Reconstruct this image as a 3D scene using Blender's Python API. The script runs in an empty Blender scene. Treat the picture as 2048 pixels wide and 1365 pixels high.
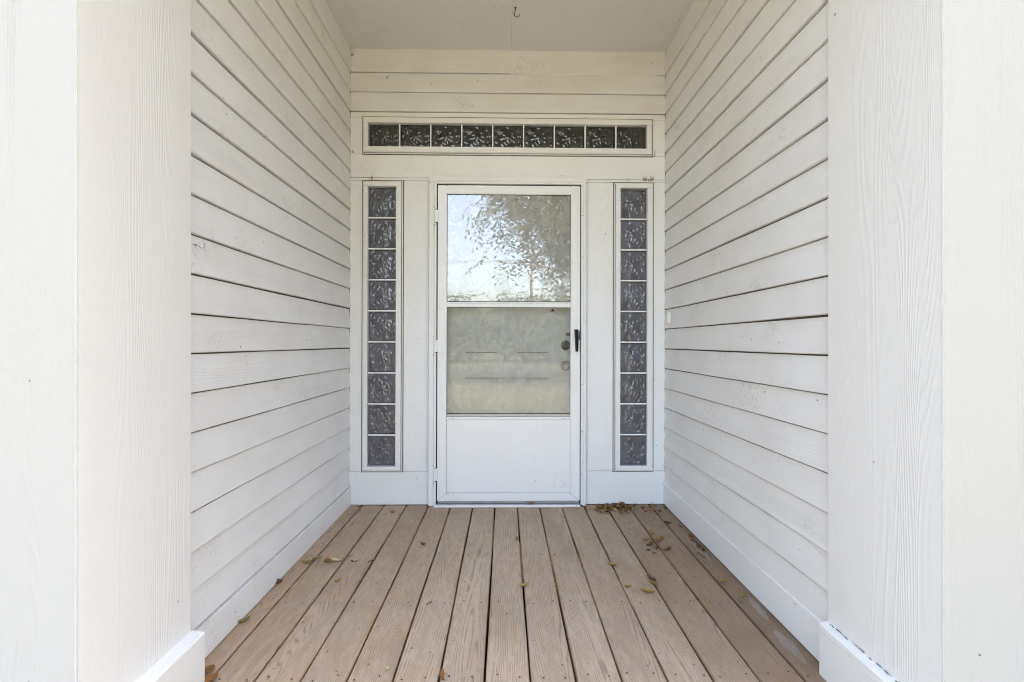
import bpy, bmesh, math, random
from mathutils import Vector, Matrix

sc = bpy.context.scene
COL = sc.collection
R = math.radians

# ------------------------------------------------------------------ camera
CAM = Vector((0.0, -2.92, 1.05))
F_PX = 900.0                      # focal length in pixels of the 2048-wide photograph
YAW, PITCH, ROLL = R(0.89), R(0.22), R(0.15)
fwd = Vector((math.sin(YAW) * math.cos(PITCH), math.cos(YAW) * math.cos(PITCH), math.sin(PITCH)))
rt0 = Vector((math.cos(YAW), -math.sin(YAW), 0.0))
up0 = rt0.cross(fwd)
rt = rt0 * math.cos(ROLL) + up0 * math.sin(ROLL)
up = -rt0 * math.sin(ROLL) + up0 * math.cos(ROLL)
cd = bpy.data.cameras.new('camera')
cd.sensor_width = 36.0
cd.lens = F_PX / 2048.0 * 36.0
cd.clip_start = 0.02
cd.clip_end = 1500.0
cam = bpy.data.objects.new('camera', cd)
COL.objects.link(cam)
cam.matrix_world = Matrix(((rt.x, up.x, -fwd.x, CAM.x), (rt.y, up.y, -fwd.y, CAM.y),
                           (rt.z, up.z, -fwd.z, CAM.z), (0, 0, 0, 1)))
sc.camera = cam


def ray(px, py):
    return fwd * F_PX + rt * (px - 1024.0) + up * (682.5 - py)


def on_floor(px, py, z=0.0):
    d = ray(px, py)
    return CAM + d * ((z - CAM.z) / d.z)


def on_back(px, py, y=0.0):
    d = ray(px, py)
    return CAM + d * ((y - CAM.y) / d.y)


def on_side(px, py, x):
    d = ray(px, py)
    return CAM + d * ((x - CAM.x) / d.x)


# ------------------------------------------------------------------ sky, sun, exposure
SUN_EL, SUN_AZ = R(52), R(32)      # the sun stands behind and to one side of the house
world = bpy.data.worlds.new('World')
sc.world = world
world.use_nodes = True
wn = world.node_tree
sky = wn.nodes.new('ShaderNodeTexSky')
sky.sky_type = 'NISHITA'
sky.sun_disc = False
sky.sun_elevation = SUN_EL
sky.sun_rotation = SUN_AZ
sky.air_density = 0.9
sky.dust_density = 6.0
sky.ozone_density = 1.0
bg = wn.nodes['Background']
bg.inputs['Strength'].default_value = 0.15
wn.links.new(sky.outputs['Color'], bg.inputs['Color'])
sd = bpy.data.lights.new('sun', 'SUN')
sd.energy = 2.0
sd.angle = R(0.6)
sd.color = (1.0, 0.95, 0.88)
sun = bpy.data.objects.new('sun', sd)
COL.objects.link(sun)
sdir = Vector((math.sin(SUN_AZ) * math.cos(SUN_EL), math.cos(SUN_AZ) * math.cos(SUN_EL), math.sin(SUN_EL)))
sun.rotation_euler = sdir.to_track_quat('Z', 'Y').to_euler()
sun.location = sdir * 30
vs = sc.view_settings
vs.view_transform = 'Standard'
vs.look = 'None'
vs.gamma = 1.0
vs.use_curve_mapping = False
vs.exposure = 3.96
vs.use_white_balance = True        # camera white balance for open shade
vs.white_balance_temperature = 7900.0
vs.white_balance_tint = 10.0
sc.cycles.max_bounces = 10
sc.cycles.diffuse_bounces = 6
sc.cycles.transparent_max_bounces = 12
sc.cycles.caustics_reflective = False
sc.cycles.caustics_refractive = False
sc.cycles.filter_width = 1.0
sc.cycles.use_denoising = True
sc.cycles.sample_clamp_indirect = 6.0


# ------------------------------------------------------------------ node helpers
class NT:
    def __init__(self, name):
        self.m = bpy.data.materials.new(name)
        self.m.use_nodes = True
        self.t = self.m.node_tree
        self.p = self.t.nodes['Principled BSDF']
        self.out = self.t.nodes['Material Output']

    def n(self, kind, **kw):
        nd = self.t.nodes.new('ShaderNode' + kind)
        for k, v in kw.items():
            setattr(nd, k, v)
        return nd

    def set(self, nd, **kw):
        for k, v in kw.items():
            nd.inputs[k.replace('_', ' ')].default_value = v
        return nd

    def link(self, a, b):
        self.t.links.new(a, b)

    def math(self, op, a, b=None, clamp=False):
        nd = self.n('Math', operation=op)
        nd.use_clamp = clamp
        for i, v in enumerate((a, b)):
            if v is None:
                continue
            if isinstance(v, (int, float)):
                nd.inputs[i].default_value = v
            else:
                self.link(v, nd.inputs[i])
        return nd.outputs[0]

    def ramp(self, v, lo, hi, a=0.0, b=1.0):
        nd = self.n('MapRange')
        nd.inputs['From Min'].default_value = lo
        nd.inputs['From Max'].default_value = hi
        nd.inputs['To Min'].default_value = a
        nd.inputs['To Max'].default_value = b
        self.link(v, nd.inputs['Value'])
        return nd.outputs[0]

    def mix(self, fac, a, b, blend='MIX'):
        nd = self.n('Mix', data_type='RGBA', blend_type=blend)
        for idx, v in ((0, fac), (6, a), (7, b)):
            if isinstance(v, (int, float)):
                nd.inputs[idx].default_value = v
            elif isinstance(v, tuple):
                nd.inputs[idx].default_value = (*v, 1.0)
            else:
                self.link(v, nd.inputs[idx])
        return nd.outputs[2]

    def coords(self, scale=(1, 1, 1), rnd=True):
        tc = self.n('TexCoord')
        mp = self.n('Mapping')
        mp.inputs['Scale'].default_value = scale
        self.link(tc.outputs['Object'], mp.inputs['Vector'])
        if not rnd:
            return mp.outputs[0]
        oi = self.n('ObjectInfo')
        r = self.math('MULTIPLY', oi.outputs['Random'], 37.0)
        cb = self.n('CombineXYZ')
        for i in range(3):
            self.link(r, cb.inputs[i])
        ad = self.n('VectorMath', operation='ADD')
        self.link(mp.outputs[0], ad.inputs[0])
        self.link(cb.outputs[0], ad.inputs[1])
        return ad.outputs[0]

    def noise(self, vec, scale, detail=4.0, rough=0.55, dist=0.0):
        nd = self.n('TexNoise')
        nd.inputs['Scale'].default_value = scale
        nd.inputs['Detail'].default_value = detail
        nd.inputs['Roughness'].default_value = rough
        nd.inputs['Distortion'].default_value = dist
        self.link(vec, nd.inputs['Vector'])
        return nd.outputs['Fac']

    def bump(self, h, strength, dist):
        nd = self.n('Bump')
        nd.inputs['Strength'].default_value = strength
        nd.inputs['Distance'].default_value = dist
        self.link(h, nd.inputs['Height'])
        return nd.outputs[0]


def stretched(axis, k):
    s = [1.0, 1.0, 1.0]
    s['xyz'.index(axis)] = k
    return tuple(s)


def specks(T, color, scale=7.0, size=0.03, rare=0.72, dark=(0.10, 0.08, 0.06), amount=0.85, axes='xy'):
    """sparse fly spots and nail pops on the face spanned by two local axes"""
    sx = T.n('SeparateXYZ')
    T.link(T.coords(), sx.inputs[0])
    cb = T.n('CombineXYZ')
    for i, ax in enumerate(axes):
        T.link(sx.outputs['xyz'.index(ax)], cb.inputs[i])
    vo = T.n('TexVoronoi', voronoi_dimensions='2D')
    vo.inputs['Scale'].default_value = scale
    T.link(cb.outputs[0], vo.inputs['Vector'])
    sep = T.n('SeparateColor')
    T.link(vo.outputs['Color'], sep.inputs[0])
    rad = T.math('MULTIPLY', T.math('ADD', sep.outputs[1], 0.35), size)
    near = T.math('LESS_THAN', vo.outputs['Distance'], rad)
    pick = T.math('GREATER_THAN', sep.outputs[0], rare)
    fac = T.math('MULTIPLY', T.math('MULTIPLY', near, pick), amount)
    return T.mix(fac, color, dark)


def grain_lines(T, v, cross, lin, contour, nscale=8.0):
    """wood grain as the contour lines of a stretched noise field: arcs, loops and straight runs"""
    sx = T.n('SeparateXYZ')
    T.link(v, sx.inputs[0])
    x = sx.outputs['xyz'.index(cross)]
    nz = T.noise(v, nscale, 1.5, 0.4)
    ph = T.math('ADD', T.math('MULTIPLY', x, lin), T.math('MULTIPLY', nz, contour))
    sn = T.math('SINE', T.math('MULTIPLY', ph, 2 * math.pi))
    return T.math('ADD', T.math('MULTIPLY', sn, 0.5), 0.5)


def painted_wood(name, color, long_axis, cross_axis, period=0.006, bump=0.35, rough=0.5, grime=0.10, warm=(0.50, 0.44, 0.36), speck=0.74, patch=True):
    """embossed cedar-grain cement board or painted timber"""
    T = NT(name)
    v = T.coords(stretched(long_axis, 0.07))
    w = grain_lines(T, v, cross_axis, 0.45 / period, 0.19 / period)
    wv = T.math('POWER', w, 2.2)
    mask = T.ramp(T.noise(v, 9.0, 2.0), 0.44, 0.62)
    if patch:
        wv = T.math('MULTIPLY', wv, mask)
    fine = T.noise(T.coords(stretched(long_axis, 0.18)), 260.0, 3.0)
    pit = T.noise(T.coords(stretched(long_axis, 0.5)), 120.0, 4.0, 0.7)
    h = T.math('ADD', wv, T.math('ADD', T.math('MULTIPLY', fine, 0.55), T.math('MULTIPLY', pit, 0.5)))
    T.link(T.bump(h, bump, 0.0014), T.p.inputs['Normal'])
    big = T.ramp(T.noise(T.coords(), 3.2, 5.0, 0.6), 0.42, 0.78)
    c = T.mix(T.math('MULTIPLY', big, grime), color, warm)
    streak = T.ramp(T.noise(T.coords(stretched(long_axis, 0.12)), 28.0, 4.0), 0.5, 0.8)
    c = T.mix(T.math('MULTIPLY', streak, grime * 0.5), c, warm)
    mil = T.math('MULTIPLY', T.ramp(T.noise(T.coords(), 4.5, 3.0, 0.5), 0.58, 0.68), T.ramp(T.noise(T.coords(), 75.0, 4.0, 0.7), 0.50, 0.66))
    c = T.mix(T.math('MULTIPLY', mil, min(0.5, grime * 1.8)), c, (0.30, 0.25, 0.19))
    c = specks(T, c, 7.0, 0.020, speck, axes=cross_axis + long_axis)
    T.link(c, T.p.inputs['Base Color'])
    T.p.inputs['Roughness'].default_value = rough
    T.p.inputs['Specular IOR Level'].default_value = 0.35
    return T.m


def plain(name, color, rough=0.5, metal=0.0, bump=0.0, bscale=80.0, var=0.06, dark=None, spec=0.5):
    T = NT(name)
    v = T.coords()
    nz = T.ramp(T.noise(v, 5.0, 5.0, 0.6), 0.35, 0.75)
    d = dark or tuple(c * 0.55 for c in color)
    T.link(T.mix(T.math('MULTIPLY', nz, var), color, d), T.p.inputs['Base Color'])
    T.p.inputs['Roughness'].default_value = rough
    T.p.inputs['Metallic'].default_value = metal
    T.p.inputs['Specular IOR Level'].default_value = spec
    if bump:
        T.link(T.bump(T.noise(v, bscale, 4.0), bump, 0.001), T.p.inputs['Normal'])
    return T.m


M = {}
SIDING = (0.772, 0.772, 0.776)
TRIM = (0.79, 0.80, 0.812)
M['siding_y'] = painted_wood('siding_paint_side', SIDING, 'y', 'z', 0.0075, 0.42, 0.5, 0.20)
M['siding_x'] = painted_wood('siding_paint_back_cooled', (0.73, 0.74, 0.768), 'x', 'z', 0.0075, 0.25, 0.5, 0.28)  # same siding, tinted cooler here to offset the warm bounce off the deck
M['trim_z'] = painted_wood('trim_paint_upright', TRIM, 'z', 'x', 0.006, 0.22, 0.5, 0.10)
M['trim_x'] = painted_wood('trim_paint_level', TRIM, 'x', 'z', 0.006, 0.22, 0.5, 0.10)
M['base_y'] = painted_wood('base_board_paint', (0.80, 0.81, 0.82), 'y', 'z', 0.006, 0.2, 0.45, 0.05)
M['pillar'] = painted_wood('pillar_paint', (0.73, 0.725, 0.715), 'z', 'y', 0.006, 0.32, 0.55, 0.05, speck=0.96)
M['pillar_base'] = painted_wood('pillar_base_paint', (0.78, 0.78, 0.77), 'y', 'z', 0.009, 0.55, 0.5, 0.05, speck=0.95)
M['ceiling'] = painted_wood('ceiling_paint', (0.66, 0.668, 0.685), 'y', 'x', 0.01, 0.12, 0.6, 0.16, speck=0.70)
def enamel():
    T = NT('white_enamelled_aluminium')
    v = T.coords()
    big = T.ramp(T.noise(v, 3.0, 5.0, 0.6), 0.45, 0.75)
    c = T.mix(T.math('MULTIPLY', big, 0.10), (0.80, 0.81, 0.82), (0.60, 0.57, 0.50))
    scuff = T.math('MULTIPLY', T.ramp(T.noise(v, 3.5, 3.0), 0.56, 0.66), T.ramp(T.noise(T.coords((1, 1, 0.4)), 70.0, 4.0, 0.7), 0.54, 0.68))
    c = T.mix(T.math('MULTIPLY', scuff, 0.30), c, (0.38, 0.35, 0.30))
    c = specks(T, c, 9.0, 0.022, 0.80, axes='xz')
    T.link(c, T.p.inputs['Base Color'])
    T.link(T.ramp(big, 0, 1, 0.30, 0.45), T.p.inputs['Roughness'])
    T.link(T.bump(T.noise(v, 2.5, 2.0), 0.15, 0.004), T.p.inputs['Normal'])
    return T.m


M['white_metal'] = enamel()
M['vinyl'] = plain('white_vinyl_frame', (0.78, 0.785, 0.79), 0.35, 0, 0.05, 200, 0.08, (0.5, 0.46, 0.4))
M['bar'] = plain('bright_glazing_bar', (0.90, 0.90, 0.90), 0.3, 0, 0, 1, 0.04)
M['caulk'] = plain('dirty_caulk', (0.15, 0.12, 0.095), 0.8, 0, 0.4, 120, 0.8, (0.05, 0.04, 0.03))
M['gap'] = plain('dark_gap_shade_dirt', (0.05, 0.042, 0.035), 0.9)  # near-black for gap dirt and for painted shadow lines
M['black'] = plain('black_plastic', (0.006, 0.006, 0.008), 0.55, 0, 0.1, 200, spec=0.25)
M['bronze'] = plain('aged_bronze', (0.012, 0.010, 0.008), 0.22, 0.0, 0.1, 150, 0.3)
M['wire'] = plain('rusty_wire', (0.09, 0.065, 0.045), 0.5, 0.6, 0.2, 300, 0.5)
M['alu'] = plain('dull_aluminium', (0.42, 0.43, 0.45), 0.38, 0.7, 0.1, 200, 0.2)
M['screw'] = plain('rusted_screw', (0.035, 0.026, 0.02), 0.7)
M['plastic_white'] = plain('white_plastic', (0.8, 0.79, 0.77), 0.4)
M['mud'] = plain('dry_mud', (0.16, 0.095, 0.05), 0.95, 0, 0.8, 150, 0.6)
M['sheath'] = plain('wall_sheathing', (0.12, 0.10, 0.085), 0.9)
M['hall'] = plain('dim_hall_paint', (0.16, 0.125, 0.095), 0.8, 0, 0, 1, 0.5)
M['roof'] = plain('roof_shingle', (0.10, 0.095, 0.09), 0.95, 0, 0.5, 40, 0.4)
M['concrete'] = plain('concrete_path', (0.36, 0.34, 0.31), 0.9, 0, 0.5, 90, 0.4)
M['bark'] = plain('bark', (0.07, 0.055, 0.042), 0.95, 0, 0.8, 30, 0.6)
M['pole'] = plain('weathered_pole_wood', (0.07, 0.063, 0.056), 0.9, 0, 0.5, 40, 0.4)
M['cable'] = plain('black_cable', (0.02, 0.02, 0.02), 0.7)
M['caulk_white'] = plain('cracked_white_caulk', (0.6, 0.58, 0.53), 0.8, 0, 0.5, 60, 0.5, (0.2, 0.16, 0.12))


def door_paint():
    T = NT('old_door_paint')
    v = T.coords()
    a = T.ramp(T.noise(v, 6.0, 6.0, 0.65), 0.35, 0.7)
    b = T.ramp(T.noise(v, 2.2, 4.0, 0.6, 0.8), 0.5, 0.72)
    c = T.mix(a, (0.72, 0.71, 0.68), (0.63, 0.625, 0.60))
    c = T.mix(T.math('MULTIPLY', b, 0.16), c, (0.60, 0.50, 0.40))
    T.link(c, T.p.inputs['Base Color'])
    T.p.inputs['Roughness'].default_value = 0.45
    return T.m


M['door'] = door_paint()


def storm_glass(name, dust_haze_lo, dust_haze_hi, ior):
    T = NT(name)
    tr = T.n('BsdfTransparent')
    tr.inputs['Color'].default_value = (0.95, 0.96, 0.95, 1)
    gl = T.n('BsdfGlossy')
    gl.inputs['Roughness'].default_value = 0.0
    gl.inputs['Color'].default_value = (0.97, 0.98, 1.0, 1)
    fr = T.n('Fresnel')
    fr.inputs['IOR'].default_value = ior
    wob = T.bump(T.noise(T.coords(), 5.0, 2.0), 0.06, 0.004)
    T.link(wob, gl.inputs['Normal'])
    mx = T.n('MixShader')
    T.link(fr.outputs[0], mx.inputs[0])
    T.link(tr.outputs[0], mx.inputs[1])
    T.link(gl.outputs[0], mx.inputs[2])
    df = T.n('BsdfDiffuse')
    df.inputs['Color'].default_value = (0.70, 0.70, 0.69, 1)
    v = T.coords()
    a = T.noise(v, 7.0, 7.0, 0.7, 1.2)
    b = T.noise(T.coords((1, 1, 0.35)), 26.0, 5.0, 0.7, 0.5)
    dust = T.ramp(T.math('ADD', T.math('MULTIPLY', a, 0.7), T.math('MULTIPLY', b, 0.3)), 0.42, 0.66, dust_haze_lo, dust_haze_hi)
    m2 = T.n('MixShader')
    T.link(dust, m2.inputs[0])
    T.link(mx.outputs[0], m2.inputs[1])
    T.link(df.outputs[0], m2.inputs[2])
    T.link(m2.outputs[0], T.out.inputs['Surface'])
    return T.m


M['glass_up'] = storm_glass('storm_glass_hazed', 0.26, 0.42, 2.35)  # dust mix raised to paint the reflected foliage paler
M['glass_low'] = storm_glass('storm_glass_dusty', 0.03, 0.27, 1.5)


def block_glass(name, tint, haze, haze_col, rough):
    T = NT(name)
    tr = T.n('BsdfTransparent')
    tr.inputs['Color'].default_value = (*tint, 1)
    gl = T.n('BsdfGlossy')
    gl.inputs['Roughness'].default_value = rough
    T.link(T.bump(T.noise(T.coords(), 90.0, 2.0), 0.25, 0.002), gl.inputs['Normal'])
    fr = T.n('Fresnel')
    fr.inputs['IOR'].default_value = 2.1
    mx = T.n('MixShader')
    T.link(fr.outputs[0], mx.inputs[0])
    T.link(tr.outputs[0], mx.inputs[1])
    T.link(gl.outputs[0], mx.inputs[2])
    df = T.n('BsdfDiffuse')
    df.inputs['Color'].default_value = (*haze_col, 1)
    m2 = T.n('MixShader')
    T.link(T.ramp(T.noise(T.coords(), 14.0, 4.0, 0.6), 0.35, 0.7, haze * 0.5, haze * 1.5), m2.inputs[0])
    T.link(mx.outputs[0], m2.inputs[1])
    T.link(df.outputs[0], m2.inputs[2])
    T.link(m2.outputs[0], T.out.inputs['Surface'])
    return T.m


M['block'] = block_glass('pressed_pattern_glass', (0.62, 0.61, 0.64), 0.17, (0.45, 0.46, 0.58), 0.06)  # blue-grey haze paints in the sky reflection on the sidelights
M['block_dimmed'] = block_glass('pressed_pattern_glass_dimmed', (0.30, 0.21, 0.15), 0.010, (0.4, 0.34, 0.28), 0.06)  # same glass, tinted dark brown to stand in for the transom's dimmer reflections


def deck_mat():
    T = NT('weathered_deck_stain')
    oi = T.n('ObjectInfo')
    v = T.coords(stretched('y', 0.075))
    w = grain_lines(T, v, 'x', 150.0, 30.0)
    groove = T.math('POWER', w, 4.0)
    br = T.ramp(T.noise(T.coords(stretched('y', 0.25)), 60.0, 3.0), 0.36, 0.56)
    groove = T.math('MULTIPLY', groove, br)
    fine = T.noise(T.coords(stretched('y', 0.10)), 330.0, 3.0, 0.6)
    blot = T.ramp(T.noise(T.coords(), 5.5, 5.0, 0.65), 0.36, 0.70)
    blot2 = T.ramp(T.noise(T.coords(stretched('y', 0.5)), 2.4, 4.0, 0.6, 0.6), 0.46, 0.66)
    base = oi.outputs['Color']
    c = T.mix(T.math('MULTIPLY', blot, 0.35), base, (0.44, 0.375, 0.325))
    c = T.mix(T.math('MULTIPLY', blot2, 0.30), c, (0.22, 0.14, 0.085))
    c = T.mix(T.ramp(fine, 0.42, 0.72, 0.0, 0.25), c, (0.2, 0.155, 0.125))
    c = T.mix(T.math('MULTIPLY', groove, 0.48), c, (0.09, 0.066, 0.052))
    gp = T.n('NewGeometry')
    st = T.ramp(T.noise(gp.outputs['Position'], 2.6, 5.0, 0.65, 0.5), 0.50, 0.70)
    c = T.mix(T.math('MULTIPLY', st, 0.26), c, (0.33, 0.21, 0.115))
    # rust-orange tannin along the board edges
    tc = T.n('TexCoord')
    sx = T.n('SeparateXYZ')
    T.link(tc.outputs['Object'], sx.inputs[0])
    edge = T.ramp(T.math('ABSOLUTE', sx.outputs[0]), 0.052, 0.070)
    en = T.ramp(T.noise(T.coords(stretched('y', 0.6)), 4.0, 4.0, 0.6), 0.50, 0.66)
    c = T.mix(T.math('MULTIPLY', T.math('MULTIPLY', edge, en), 0.75), c, (0.30, 0.155, 0.06))
    c = specks(T, c, 14.0, 0.045, 0.55, (0.05, 0.04, 0.03), 0.7)
    T.link(c, T.p.inputs['Base Color'])
    h = T.math('SUBTRACT', T.math('MULTIPLY', fine, 0.25), groove)
    T.link(T.bump(h, 0.55, 0.0016), T.p.inputs['Normal'])
    T.link(T.ramp(blot, 0, 1, 0.48, 0.66), T.p.inputs['Roughness'])
    T.p.inputs['Specular IOR Level'].default_value = 0.22
    return T.m


M['deck'] = deck_mat()


def leaf_dead(name, a, b):
    T = NT(name)
    n1 = T.ramp(T.noise(T.coords(), 45.0, 4.0), 0.35, 0.65)
    T.link(T.mix(n1, a, b), T.p.inputs['Base Color'])
    T.p.inputs['Roughness'].default_value = 0.6
    return T.m


M['litter'] = leaf_dead('packed_leaf_dust', (0.24, 0.13, 0.05), (0.10, 0.055, 0.025))
M['leaf_gold'] = leaf_dead('dry_gold_leaf', (0.36, 0.235, 0.06), (0.22, 0.13, 0.03))
M['leaf_brown'] = leaf_dead('dry_brown_leaf', (0.17, 0.085, 0.03), (0.07, 0.035, 0.015))
M['leaf_green'] = leaf_dead('wilting_green_leaf', (0.25, 0.20, 0.065), (0.15, 0.125, 0.04))
M['leaf_pale'] = leaf_dead('bleached_leaf', (0.52, 0.43, 0.24), (0.36, 0.27, 0.12))
M['leaf_orange'] = leaf_dead('orange_leaf', (0.34, 0.15, 0.035), (0.20, 0.08, 0.02))
M['leaf_red'] = leaf_dead('red_brown_leaf', (0.13, 0.03, 0.018), (0.07, 0.02, 0.012))


def foliage(name, a, b):
    T = NT(name)
    gi = T.n('NewGeometry')
    c = T.mix(gi.outputs['Random Per Island'], a, b)
    T.link(c, T.p.inputs['Base Color'])
    T.p.inputs['Roughness'].default_value = 0.55
    T.p.inputs['Subsurface Weight'].default_value = 0.0
    tl = T.n('BsdfTranslucent')
    T.link(c, tl.inputs['Color'])
    mx = T.n('MixShader')
    mx.inputs[0].default_value = 0.3
    T.link(T.p.outputs[0], mx.inputs[1])
    T.link(tl.outputs[0], mx.inputs[2])
    T.link(mx.outputs[0], T.out.inputs['Surface'])
    return T.m


M['leaves_a'] = foliage('tree_foliage', (0.045, 0.058, 0.026), (0.085, 0.098, 0.05))
M['leaves_b'] = foliage('far_tree_foliage', (0.04, 0.052, 0.026), (0.075, 0.088, 0.045))


def lawn_mat():
    T = NT('dry_lawn')
    v = T.coords((1, 1, 1), False)
    a = T.ramp(T.noise(v, 0.35, 5.0, 0.6), 0.35, 0.65)
    b = T.noise(v, 14.0, 6.0, 0.7)
    c = T.mix(a, (0.105, 0.10, 0.065), (0.155, 0.14, 0.10))
    c = T.mix(T.ramp(b, 0.4, 0.7), c, (0.10, 0.095, 0.05))
    T.link(c, T.p.inputs['Base Color'])
    T.p.inputs['Roughness'].default_value = 0.9
    T.link(T.bump(b, 0.8, 0.03), T.p.inputs['Normal'])
    return T.m


M['lawn'] = lawn_mat()


# ------------------------------------------------------------------ object helpers
def tag(o, label=None, cat=None, group=None, kind=None):
    if label:
        o['label'] = label
    if cat:
        o['category'] = cat
    if group:
        o['group'] = group
    if kind:
        o['kind'] = kind
    return o


def thing(name, loc, label=None, cat=None, group=None, kind=None):
    o = bpy.data.objects.new(name, None)
    o.empty_display_size = 0.1
    COL.objects.link(o)
    o.location = loc
    return tag(o, label, cat, group, kind)


def world_loc(o):
    v = Vector(o.location)
    while o.parent:
        o = o.parent
        v = v + Vector(o.location)
    return v


def add(name, mesh, mat, parent=None, loc=(0, 0, 0), rot=None):
    """link a mesh object; loc is in world space (no parent is ever rotated)"""
    o = bpy.data.objects.new(name, mesh)
    COL.objects.link(o)
    if mat is not None and not mesh.materials:
        mesh.materials.append(mat)
    l = Vector(loc)
    if parent is not None:
        o.parent = parent
        l = l - world_loc(parent)
    o.location = l
    if rot:
        o.rotation_euler = rot
    return o


def box_mesh(name, sx, sy, sz, bev=0.0015, seg=1):
    bm = bmesh.new()
    bmesh.ops.create_cube(bm, size=1.0)
    for v in bm.verts:
        v.co.x *= sx
        v.co.y *= sy
        v.co.z *= sz
    if bev:
        bmesh.ops.bevel(bm, geom=bm.edges[:], offset=min(bev, 0.45 * min(sx, sy, sz)), segments=seg, affect='EDGES', clamp_overlap=True)
    me = bpy.data.meshes.new(name)
    bm.to_mesh(me)
    bm.free()
    return me


def box(name, x0, x1, y0, y1, z0, z1, mat, parent=None, bev=0.0015, seg=1):
    me = box_mesh(name, x1 - x0, y1 - y0, z1 - z0, bev, seg)
    return add(name, me, mat, parent, ((x0 + x1) / 2, (y0 + y1) / 2, (z0 + z1) / 2))


def pydata(name, verts, faces, smooth=False):
    me = bpy.data.meshes.new(name)
    me.from_pydata(verts, [], faces)
    me.update()
    if smooth:
        for p in me.polygons:
            p.use_smooth = True
    return me


def tube_data(path, rad, n=8, verts=None, faces=None):
    """tapered tube along a list of points; rad is a number or one per point"""
    verts = [] if verts is None else verts
    faces = [] if faces is None else faces
    P = [Vector(p) for p in path]
    base = len(verts)
    ref = None
    for i, p in enumerate(P):
        t = (P[min(i + 1, len(P) - 1)] - P[max(i - 1, 0)]).normalized()
        if ref is None:
            ref = Vector((0, 0, 1)) if abs(t.z) < 0.9 else Vector((1, 0, 0))
        a = t.cross(ref).normalized()
        b = a.cross(t).normalized()
        ref = b
        r = rad[i] if isinstance(rad, (list, tuple)) else rad
        for k in range(n):
            th = 2 * math.pi * k / n
            verts.append(tuple(p + (a * math.cos(th) + b * math.sin(th)) * r))
    for i in range(len(P) - 1):
        for k in range(n):
            q = base + i * n
            faces.append((q + k, q + (k + 1) % n, q + n + (k + 1) % n, q + n + k))
    faces.append(tuple(base + k for k in range(n))[::-1])
    faces.append(tuple(base + (len(P) - 1) * n + k for k in range(n)))
    return verts, faces


def lathe(name, prof, n=24):
    """profile of (radius, along) turned about the -y axis (sticking out towards the viewer)"""
    verts, faces = [], []
    for r, a in prof:
        for k in range(n):
            th = 2 * math.pi * k / n
            verts.append((r * math.cos(th), -a, r * math.sin(th)))
    for i in range(len(prof) - 1):
        for k in range(n):
            q = i * n
            faces.append((q + k, q + (k + 1) % n, q + n + (k + 1) % n, q + n + k))
    faces.append(tuple((len(prof) - 1) * n + k for k in range(n)))
    return pydata(name, verts, faces, True)


# ------------------------------------------------------------------ main dimensions (metres)
XL, XR = -1.000, 1.040             # siding planes of the two side walls
CEIL = 2.952
PITCHZ = 0.1275                    # exposure of one lap
LAP0 = 2.800 - 21 * PITCHZ         # lowest lap line
rng = random.Random(11)


def siding_mesh(name, length, height, seed, along):
    """one lapped board. local axes: along = 'x' or 'y'; n = outward distance; z = 0 at its butt edge"""
    rg = random.Random(seed)
    seg = 14
    ph = [rg.uniform(0, 6.3) for _ in range(4)]
    verts, faces = [], []
    for i in range(seg + 1):
        s = length * i / seg
        wz = 0.0007 * math.sin(s * 3.1 + ph[0]) + 0.0004 * math.sin(s * 8.7 + ph[1]) + rg.uniform(-.0002, .0002)
        wn_ = 0.0009 * math.sin(s * 2.3 + ph[2]) + 0.0004 * math.sin(s * 9.1 + ph[3])
        prof = [(-0.0015, wz + 0.0004), (0.0140 + wn_, wz), (0.0172 + wn_, wz + 0.0032), (0.0062, height + wz), (-0.0015, height + wz)]
        for n, z in prof:
            verts.append((s, n, z))
    k = 5
    for i in range(seg):
        for j in range(k):
            a = i * k + j
            b = i * k + (j + 1) % k
            faces.append((a, b, b + k, a + k))
    faces.append(tuple(range(k))[::-1])
    faces.append(tuple(seg * k + j for j in range(k)))
    return verts, faces


def siding_board(parent, mat, kind, pos0, length, z0, height, seed):
    v, f = siding_mesh('siding_board', length, height, seed, kind)
    if kind == 'left':       # runs along y, faces +x
        co = [(n, s - length / 2, z) for s, n, z in v]
        loc = (XL - 0.0125, pos0 + length / 2, z0)
    elif kind == 'right':    # faces -x
        co = [(-n, s - length / 2, z) for s, n, z in v]
        loc = (XR + 0.0125, pos0 + length / 2, z0)
    else:                    # runs along x, faces -y
        co = [(s - length / 2, -n, z) for s, n, z in v]
        loc = (pos0 + length / 2, 0.009, z0)
    me = pydata('siding_board', co, f)
    bm = bmesh.new()
    bm.from_mesh(me)
    bmesh.ops.recalc_face_normals(bm, faces=bm.faces)
    bm.to_mesh(me)
    bm.free()
    return add('siding_board', me, mat, parent, loc)


# ------------------------------------------------------------------ ground and house shell (setting)
lawn = add('lawn', pydata('lawn', [(-300, -500, 0), (300, -500, 0), (300, 100, 0), (-300, 100, 0)], [(0, 1, 2, 3)]), M['lawn'], None, (0, 0, -0.42))
tag(lawn, kind='structure')
path = box('path', -9.0, 0.86, -3.70, -2.50, -0.47, -0.405, M['concrete'], None, 0.006)
tag(path, kind='structure')
street = add('street', pydata('street', [(-200, -25, 0), (200, -25, 0), (200, -18, 0), (-200, -18, 0)], [(0, 1, 2, 3)]), plain('asphalt', (0.06, 0.06, 0.058), 0.9, 0, 0.6, 60, 0.4), None, (0, 0, -0.412))
tag(street, kind='structure')

steps = thing('porch_step', (0.02, -2.30, -0.42), 'low wooden step in front of the porch deck', 'step')
box('tread', -0.80, 0.84, -2.46, -2.13, -0.235, -0.20, M['concrete'], steps, 0.004)
box('riser', -0.80, 0.84, -2.44, -2.415, -0.42, -0.236, M['trim_x'], steps, 0.002)

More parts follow.
